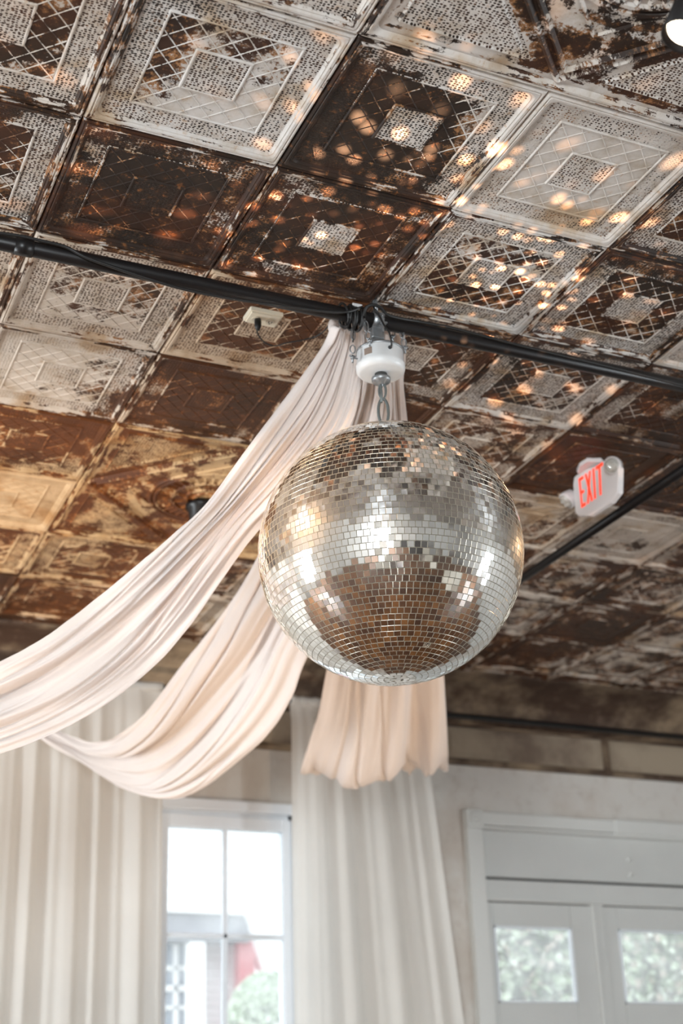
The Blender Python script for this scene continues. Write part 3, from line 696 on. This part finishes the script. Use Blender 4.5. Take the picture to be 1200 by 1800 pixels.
def curtain(xt0, xt1, xb0, xb1, zt, label, seed, lam, group='sheer curtains'):
    r = random.Random(seed); nS, nT = 70, int((xb1-xb0)*140); root = empty('sheer_curtain', ((xt0+xt1)/2, 7.87, 0), label, 'curtain', group)
    ph = [(2*PI*(xt1-xt0)/l, r.random()*6.28, a) for l, a in lam]; vs = []
    for i in range(nS+1):
        s = i/nS; z = zt-(zt-.03)*s
        for j in range(nT+1):
            t = j/nT; x = (xt0+(xt1-xt0)*t)*(1-s)+(xb0+(xb1-xb0)*t)*s
            d = sum(a*math.sin(w_*t+p_+.9*math.sin(2.2*s+t*5+p_)) for w_, p_, a in ph)
            d = d*(.35+.65*min(1, s*6))
            x += .012*math.sin(9*t*6+s*3)*s
            vs.append(Vector((x-root.location.x, d*.9-(.02 if s > .02 else 0), z)))
    N = nT+1; mb = MB(); mb.add(vs, [(i*N+j, (i+1)*N+j, (i+1)*N+j+1, i*N+j+1) for i in range(nS) for j in range(nT)])
    mb.build('cloth', M_curt, root, True)
    mb = MB(); n_ = 60; prof = []
    for j in range(n_+1):
        x = xt0+(xt1-xt0)*j/n_-root.location.x; prof.append(Vector((x, 0, Z+2.51+.002*math.sin(j*1.7))))
    mb.tube(prof, [.027+.003*math.sin(j*1.3) for j in range(n_+1)], 12); mb.build('rod_pocket', M_curt, root, True)
    return root
LAM = [(.36, .016), (.19, .016), (.12, .010), (.06, .003)]
curtain(-.6, 2.40, -.75, 2.475, Z+2.50, 'off-white sheer curtain left of the window', 2, LAM)
curtain(3.225, 4.12, 3.20, 4.48, Z+2.50, 'off-white sheer curtain between window and white doors', 8, LAM)
# ------------------------------------------------------------------ outlet with plug and cord
ou = empty('ceiling_outlet', (1.62, 4.153, HC), 'cream double outlet box with a black plug on the ceiling', 'outlet')
mb = MB(); mb.box((-.064, -.042, -.018), (.064, .042, 0)); mb.build('box', M_cream, ou, bevel=.003)
mb = MB(); mb.box((-.057, -.036, -.024), (.057, .036, -.017)); fp = mb.build('faceplate', M_cream, ou, bevel=.002)
for sx in (-.027, .027):
    mb = MB(); mb.lathe([(.017, -.028), (.017, -.023)], (sx, 0, 0), 20); s_ = mb.build('socket', plain('ivory_socket', (.6, .54, .42), .4), ou)
    mb = MB(); mb.box((sx-.007, -.006, -.0288), (sx-.004, .004, -.0275)); mb.box((sx+.004, -.006, -.0288), (sx+.007, .004, -.0275)); mb.lathe([(.003, -.0288), (.003, -.0275)], (sx, .009, 0), 8); mb.build('slot', M_gap, s_)
pc = empty('power_cord', Vector((1.598, 4.15, HC-.028)), 'thin black power cord with plug, looping from outlet to pole', 'cord'); L = pc.location
mb = MB(); mb.lathe([(.012, .0), (.013, -.012), (.012, -.03), (.006, -.045)], n=14); mb.build('plug', M_rubber, pc, True)
P = [Vector((0, 0, -.04)), atZ(452, 585, HC-.07)-L, atZ(458, 595, HC-.06)-L, atZ(468, 604, HC-.05)-L, atZ(484, 608, HC-.05)-L, atZ(503, 603, HC-.05)-L, atZ(530, 598, HC-.05)-L, atZ(556, 591, HC-.05)-L, atZ(572, 579, HC-.05)-L, atZ(582, 562, HC-.07)-L, Vector((1.80, 3.93, PZ-.0))-L]
mb = MB(); mb.tube(crom(P, 60), .0028, 8); mb.build('cord', M_rubber, pc, True)
# black fixture at the far medallion
fx = empty('ceiling_fixture', (OX+1.99*TILE, OY+5.1*TILE, HC-.02), 'small black round ceiling fixture behind the left drape', 'light fixture')
mb = MB(); mb.lathe([(.03, -.1), (.055, -.09), (.06, -.02), (.075, -.01), (.075, .01)], n=24); mb.build('canister', M_black, fx, True)
mb = MB(); mb.lathe([(.045, -.103), (.045, -.095)], n=20); mb.build('lens', M_gap, fx)
# ------------------------------------------------------------------ exit sign (in a plane of constant X)
XS = 3.45
ex = empty('exit_sign', (XS, 4.76, HC), 'white plastic sign with red EXIT letters and two lamp heads, on the ceiling', 'exit sign')
L = ex.location
zb, zt_ = 2.535+Z-L.z, 2.745+Z-L.z
def px(u, v):
    p = atX(u, v, XS)-L; return (p.y, p.z)
octo = [px(1006, 852), px(1008, 838), px(1022, 827), px(1066, 812), px(1085, 818), px(1087, 822), px(1086, 866), px(1072, 884), px(1036, 907), px(1016, 908), px(1010, 902)]
mb = MB(); mb.prism(octo, lambda a, b, d: Vector((d, a, b)), 0, .03); mb.build('housing', M_plast, ex, bevel=.008)
def mapl(a, b):   # text square: a along reading direction 0..1, b up 0..1
    bl, br, tl, tr_ = px(1022, 893), px(1060, 867), px(1017, 842), px(1058, 813)
    y = (bl[0]*(1-a)+br[0]*a)*(1-b)+(tl[0]*(1-a)+tr_[0]*a)*b; z = (bl[1]*(1-a)+br[1]*a)*(1-b)+(tl[1]*(1-a)+tr_[1]*a)*b
    return y, z
def letter(polys):
    mb = MB()
    for P in polys: mb.prism([mapl(*p) for p in P], lambda a, b, d: Vector((d, a, b)), -.002, -.0002)
    mb.build('letter', M_red, ex)
R_ = lambda a, b, c, d: [(a, b), (c, b), (c, d), (a, d)]
letter([R_(0, 0, .06, 1), R_(.06, 0, .2, .1), R_(.06, .45, .17, .54), R_(.06, .9, .2, 1)])
letter([[(.27, 0), (.34, 0), (.52, 1), (.45, 1)], [(.46, 0), (.53, 0), (.34, 1), (.27, 1)]])
letter([R_(.60, 0, .67, 1)])
letter([R_(.85, 0, .92, .9), R_(.74, .89, 1.03, 1)])
mb = MB(); q = [atZ(*p, HC) for p in ((1013, 824), (1018, 812), (1030, 804), (1056, 804), (1064, 812), (1040, 826), (1024, 836))]
mb.prism([(p.x-L.x, p.y-L.y) for p in q], lambda a, b, d: Vector((a, b, d)), -.022, 0); mb.build('canopy', M_plast, ex, bevel=.004)
for (u, v, rr, nm, dirv) in ((1076, 818, .040, 'near', (-.85, -.45, -.35)), (996, 880, .042, 'far', (-.6, .2, -.6))):
    c = atX(u, v, XS-.01)-L; d = Vector(dirv).normalized(); Mq = d.to_track_quat('Z', 'Y').to_matrix().to_4x4()
    mb = MB(); mb.lathe([(.010, -.06), (rr*.75, -.045), (rr*.98, -.012), (rr, .0), (rr, .006)], c, 28, Mq); hd = mb.build('lamp_head', M_plast, ex, True)
    mb = MB(); mb.lathe([(rr*.86, .004), (rr*.8, .012), (rr*.4, .017), (.001, .018)], c, 28, Mq); mb.build('lens', M_clear, hd, True)
    for k in range(5):
        a = 2*PI*k/5; mb = MB(); cc = c+Mq.to_3x3() @ Vector((rr*.45*math.cos(a), rr*.45*math.sin(a), .012)); mb.lathe([(rr*.2, 0), (rr*.2, .006), (rr*.1, .008)], cc, 10, Mq); mb.build('led', M_clear, hd, True)
    if nm == 'far': mb = MB(); mb.tube([c, Vector((.02, c.y-.05, c.z))], .012, 10); mb.build('arm', M_plast, ex, True)
# ------------------------------------------------------------------ lamps aimed at the ball
def stage_lamp(c, aim, label, power, ang, up=True, rad=.055, Lc=.2):
    c = Vector(c); d = (Vector(aim)-c).normalized(); Mq = d.to_track_quat('Z', 'Y').to_matrix().to_4x4()
    r = empty('spot_lamp', c, label, 'lamp', 'lamps over the dance floor')
    mb = MB(); mb.lathe([(rad*.55, -Lc), (rad, -Lc+.03), (rad, .012), (rad*.9, .012), (rad*.88, -.012)], n=32, M=Mq); mb.build('can', M_black, r, True)
    mb = MB(); mb.lathe([(rad*.88, -.014), (rad*.8, -.004), (.001, .004)], n=32, M=Mq); mb.build('lens', M_bulb, r, True)
    mb = MB(); mb.tube([-d*Lc*.5, Vector((0, 0, .12))-d*Lc*.5, Vector((0, 0, HC-c.z))-d*Lc*.5], .01, 10); mb.build('stem', M_black, r, True)
    spot(c+d*.02, aim, power, ang, WARM, .03)
    return r
lc = atZ(1203, 58, HC-.5)
stage_lamp(lc, lc+Vector((-.35, .15, -.8)), 'black can lamp with glowing lens at the top right corner', 60, 70, rad=.052, Lc=.26)
stage_lamp((-1.0, 4.07, HC-.25), BALL+Vector((-.1, 0, .05)), 'black can lamp out of frame left, aimed at the ball', 750, 17)
stage_lamp((4.75, 4.45, HC-.25), BALL+Vector((.1, .3, 0)), 'black can lamp out of frame right, aimed at the ball', 500, 30)
def uplight(c, aim, label, power, ang):  # added out of view as warm fill for drapes and rear ceiling
    c = Vector(c); d = (Vector(aim)-c).normalized(); Mq = d.to_track_quat('Z', 'Y').to_matrix().to_4x4()
    r = empty('fill_uplight', c, label, 'lamp', 'added warm fill uplights on the floor')
    mb = MB(); mb.lathe([(.05, -.16), (.08, -.13), (.08, .01), (.074, .01), (.07, -.012)], n=28, M=Mq); mb.build('can', M_black, r, True)
    mb = MB(); mb.lathe([(.07, -.014), (.05, -.004), (.001, .0)], n=28, M=Mq); mb.build('lens', M_bulb, r, True)
    mb = MB(); mb.box((-.11, -.015, -c.z), (.11, .015, -c.z+.02)); mb.box((-.11, -.015, -c.z), (-.095, .015, .01)); mb.box((.095, -.015, -c.z), (.11, .015, .01)); mb.build('bracket', M_black, r)
    spot(c+d*.03, aim, power, ang, (1, .77, .56), .07, .9)
uplight((3.6, 4.3, .22), (2.3, 6.2, 3.3), 'added black floor uplight, unseen, washing the drapes with warm light', 380, 56)
uplight((-.6, 4.2, .22), (.9, 6.4, HC), 'added black floor uplight, unseen, washing the rear left ceiling', 330, 50)
# flecks of lamp light thrown by the mirrors: a patterned warm light at the ball
def flecks(loc, power, scale, seed, aim=None):
    l = bpy.data.lights.new('mirror_flecks', 'SPOT' if aim else 'POINT'); l.energy = power; l.color = (1, .55, .30); l.shadow_soft_size = 0.0
    l.use_nodes = True; nt = l.node_tree; em = nt.nodes['Emission']
    tc = nt.nodes.new('ShaderNodeTexCoord'); mp = nt.nodes.new('ShaderNodeMapping'); mp.inputs['Location'].default_value = (seed, seed*2, 0); nt.links.new(tc.outputs['Normal'], mp.inputs[0])
    vo = nt.nodes.new('ShaderNodeTexVoronoi'); vo.inputs['Scale'].default_value = scale; vo.inputs['Randomness'].default_value = .75; nt.links.new(mp.outputs[0], vo.inputs[0])
    mr = nt.nodes.new('ShaderNodeMapRange'); mr.interpolation_type = 'SMOOTHSTEP'; mr.inputs[1].default_value = .44; mr.inputs[2].default_value = .10; nt.links.new(vo.outputs['Distance'], mr.inputs[0])
    sep = nt.nodes.new('ShaderNodeSeparateColor'); nt.links.new(vo.outputs['Color'], sep.inputs[0])
    mu = nt.nodes.new('ShaderNodeMath'); mu.operation = 'MULTIPLY'; nt.links.new(mr.outputs[0], mu.inputs[0]); nt.links.new(sep.outputs[0], mu.inputs[1])
    nt.links.new(mu.outputs[0], em.inputs['Strength'])
    o = bpy.data.objects.new('mirror_flecks', l); o.location = loc; C.objects.link(o)
    if aim: l.spot_size = math.radians(124); l.spot_blend = .35; o.rotation_euler = Vector(aim).to_track_quat('-Z', 'Y').to_euler()
flecks(BALL+Vector((.30, -.22, 0.40)), 185, 10.5, 1.3, (.75, -.1, .7))
flecks(BALL+Vector((-.16, -.34, .34)), 240, 10.5, 4.1, (-.75, -.62, .8))
# ------------------------------------------------------------------ outside
M_side = plain('white_siding', (.80, .81, .82), .7, 0, .06, 3); M_pink = plain('pale_pink_siding', (.62, .55, .56), .7, 0, .1, 3)
M_eave = plain('grey_eave', (.30, .30, .33), .7); M_rtrim = plain('faded_red_paint', (.62, .15, .17), .6, 0, .1)
M_dpane = plain('dim_window_pane', (.20, .23, .29), .2); M_wt = plain('bright_white_paint', (.88, .88, .88), .6)
gr = MB(); gr.box((-12, YF+.22, -.2), (30, 40, -.05)); struct(gr.build('ground', plain('pale_gravel', (.55, .54, .5), .9, 0, .2, 4)), 'pale ground outside', 'ground')
bg = empty('neighbour_house', (7, 24, 0), 'large pale clapboard house filling the upper window panes', 'building')
for k in range(34):
    mb = MB(); z = .25*k-.2; mb.add([(-6, -.04, z), (8, -.04, z), (8, 0, z+.25), (-6, 0, z+.25), (-6, .1, z), (8, .1, z), (8, .1, z+.25), (-6, .1, z+.25)], [(0, 1, 2, 3), (0, 4, 5, 1), (3, 2, 6, 7), (0, 3, 7, 4), (1, 5, 6, 2)]); mb.build('clapboard', M_side, bg)
PY = 15.
ph_ = empty('porch_house', (5, PY, 0), 'low porch house with grey eave and red corner trim seen through the window', 'building'); L = ph_.location
def quad(name, pix, Y, th, mat):
    q = [atY(u, v, Y)-L for u, v in pix]; mb = MB(); mb.prism([(p.x, p.z) for p in q], lambda a, b, d: Vector((a, Y-L.y+d, b)), 0, th); return mb.build(name, mat, ph_)
for k in range(12): quad('siding_board', [(270, 1655+14*k), (424, 1660+14*k), (424, 1673+14*k), (270, 1668+14*k)], 15.3, .1, M_pink)
quad('eave', [(240, 1596), (432, 1603), (440, 1655), (240, 1650)], 14.9, .4, M_eave)
quad('fascia', [(240, 1592), (432, 1600), (432, 1608), (240, 1600)], 14.85, .1, M_wt)
quad('rake_board', [(432, 1600), (444, 1600), (490, 1712), (470, 1712)], 14.8, .12, M_wt)
quad('corner_trim', [(420, 1652), (448, 1652), (448, 1900), (420, 1900)], 15.0, .15, M_rtrim)
quad('gable_trim', [(430, 1630), (440, 1618), (470, 1705), (458, 1705)], 15.05, .12, M_rtrim)
quad('column', [(336, 1655), (361, 1656), (361, 1900), (336, 1900)], 14.8, .2, M_wt)
wn = quad('window', [(280, 1660), (334, 1662), (334, 1900), (280, 1900)], 15.2, .08, M_dpane)
for (u0, u1, v0, v1) in ((306, 313, 1660, 1900), (280, 334, 1698, 1705), (280, 334, 1732, 1742), (280, 334, 1768, 1774)):
    m_ = quad('muntin', [(u0, v0), (u1, v0), (u1, v1), (u0, v1)], 15.15, .05, M_wt); m_.parent = wn
def leaves(name, pts_fn, n_, size, mats, label, cat, seed, wood=None):
    r = random.Random(seed); mb = MB()
    for k in range(n_):
        c, out = pts_fn(r); nrm = (Vector(out)+Vector((r.gauss(0, .6), r.gauss(0, .6), r.gauss(0, .6)))).normalized()
        a = nrm.orthogonal().normalized(); a = (Matrix.Rotation(r.random()*6.28, 3, nrm) @ a); b = nrm.cross(a); s = size*r.uniform(.6, 1.3)
        c = Vector(c); mb.add([c-a*s, c-b*s*.6+nrm*s*.15, c+a*s, c+b*s*.6+nrm*s*.15], [(0, 1, 2), (0, 2, 3)], r.randrange(len(mats)))
    o = mb.build(name, mats); recenter(o); return tag(o, label, cat, kind='stuff')
LG = [plain('leaf_a', (.58, .66, .52), .5), plain('leaf_b', (.42, .50, .35), .5), plain('leaf_c', (.72, .76, .68), .5), plain('leaf_d', (.22, .26, .18), .5), plain('leaf_e', (.55, .47, .40), .5)]
hw = MB(); hw.box((6.0, 11.3, -.1), (11.5, 11.5, 4.6)); tag(recenter(hw.build('garden_wall', plain('garden_wall_stone', (.34, .33, .3), .9, 0, .3, 5))), 'garden wall under the ivy beyond the white doors', 'wall')
leaves('ivy', lambda r: ((r.uniform(6.0, 11.5), 11.3-r.uniform(.02, .22), r.uniform(0, 4.6)), (0, -1, .35)), 15000, .05, LG, 'pale green ivy leaves seen through the two door panes', 'ivy', 5)
bc = atY(470, 1800, 13.5)
def bush_pt(r):
    d = Vector((r.gauss(0, 1), r.gauss(0, 1), r.gauss(0, 1))).normalized(); return (bc.x+.33*d.x*1.1, 13.5+.4*d.y, bc.z+(.42 if d.z > 0 else 2.2)*d.z+.05), d
leaves('bush', bush_pt, 5000, .04, LG[:3]+[LG[0]], 'pale green bush outside in the lower right of the window', 'bush', 6)

# ------------------------------------------------------------------ room behind the camera, seen only in the mirrors
M_lin = plain('cream_table_linen', (.74, .68, .58), .8); M_dkw = plain('dark_bar_wood', (.035, .02, .014), .4, 0, .3)
def table(x, y, r_, lab):
    t_ = empty('round_table', (x, y, 0), lab, 'table', 'round tables behind the camera')
    mb = MB(); prof = [(.001, .76), (r_-.03, .76), (r_, .75)]; mb.lathe(prof, n=48, cap=False); n_ = 48; vs = []
    for k in range(3):
        for q in range(n_):
            a = 2*PI*q/n_; rr = r_+(.01, .05, .08)[k]*(.6+.5*math.sin(a*9)); vs.append((rr*math.cos(a), rr*math.sin(a), (.745, .4, .03)[k]))
    mb.add(vs, [(k*n_+q, k*n_+(q+1) % n_, (k+1)*n_+(q+1) % n_, (k+1)*n_+q) for k in range(2) for q in range(n_)]); mb.build('tablecloth', M_lin, t_, True)
    mb = MB(); mb.lathe([(.25, 0), (.25, .03), (.04, .05), (.04, .7), (.3, .73)], n=20); mb.build('pedestal', M_dkw, t_, True)
table(2.9, -2.6, .75, 'round table under cream cloth, nearest the bar counter'); table(-1.4, -1.2, .75, 'round table under cream cloth, behind the camera to its left'); table(4.9, .3, .7, 'round table under cream cloth, right of the camera')
bar = empty('bar_counter', (1.6, YB+.75, 0), 'dark wooden bar counter along the back wall', 'counter')
mb = MB(); mb.box((-1.9, -.3, 0), (1.9, .3, 1.04)); mb.build('body', M_dkw, bar, bevel=.01)
for k in range(6): mb = MB(); mb.box((-1.85+.62*k, .3, .12), (-1.28+.62*k, .315, .95)); mb.build('front_panel', M_dkw, bar, bevel=.006)
mb = MB(); mb.box((-2, -.36, 1.04), (2, .38, 1.09)); mb.build('top', M_dkw, bar, bevel=.008)
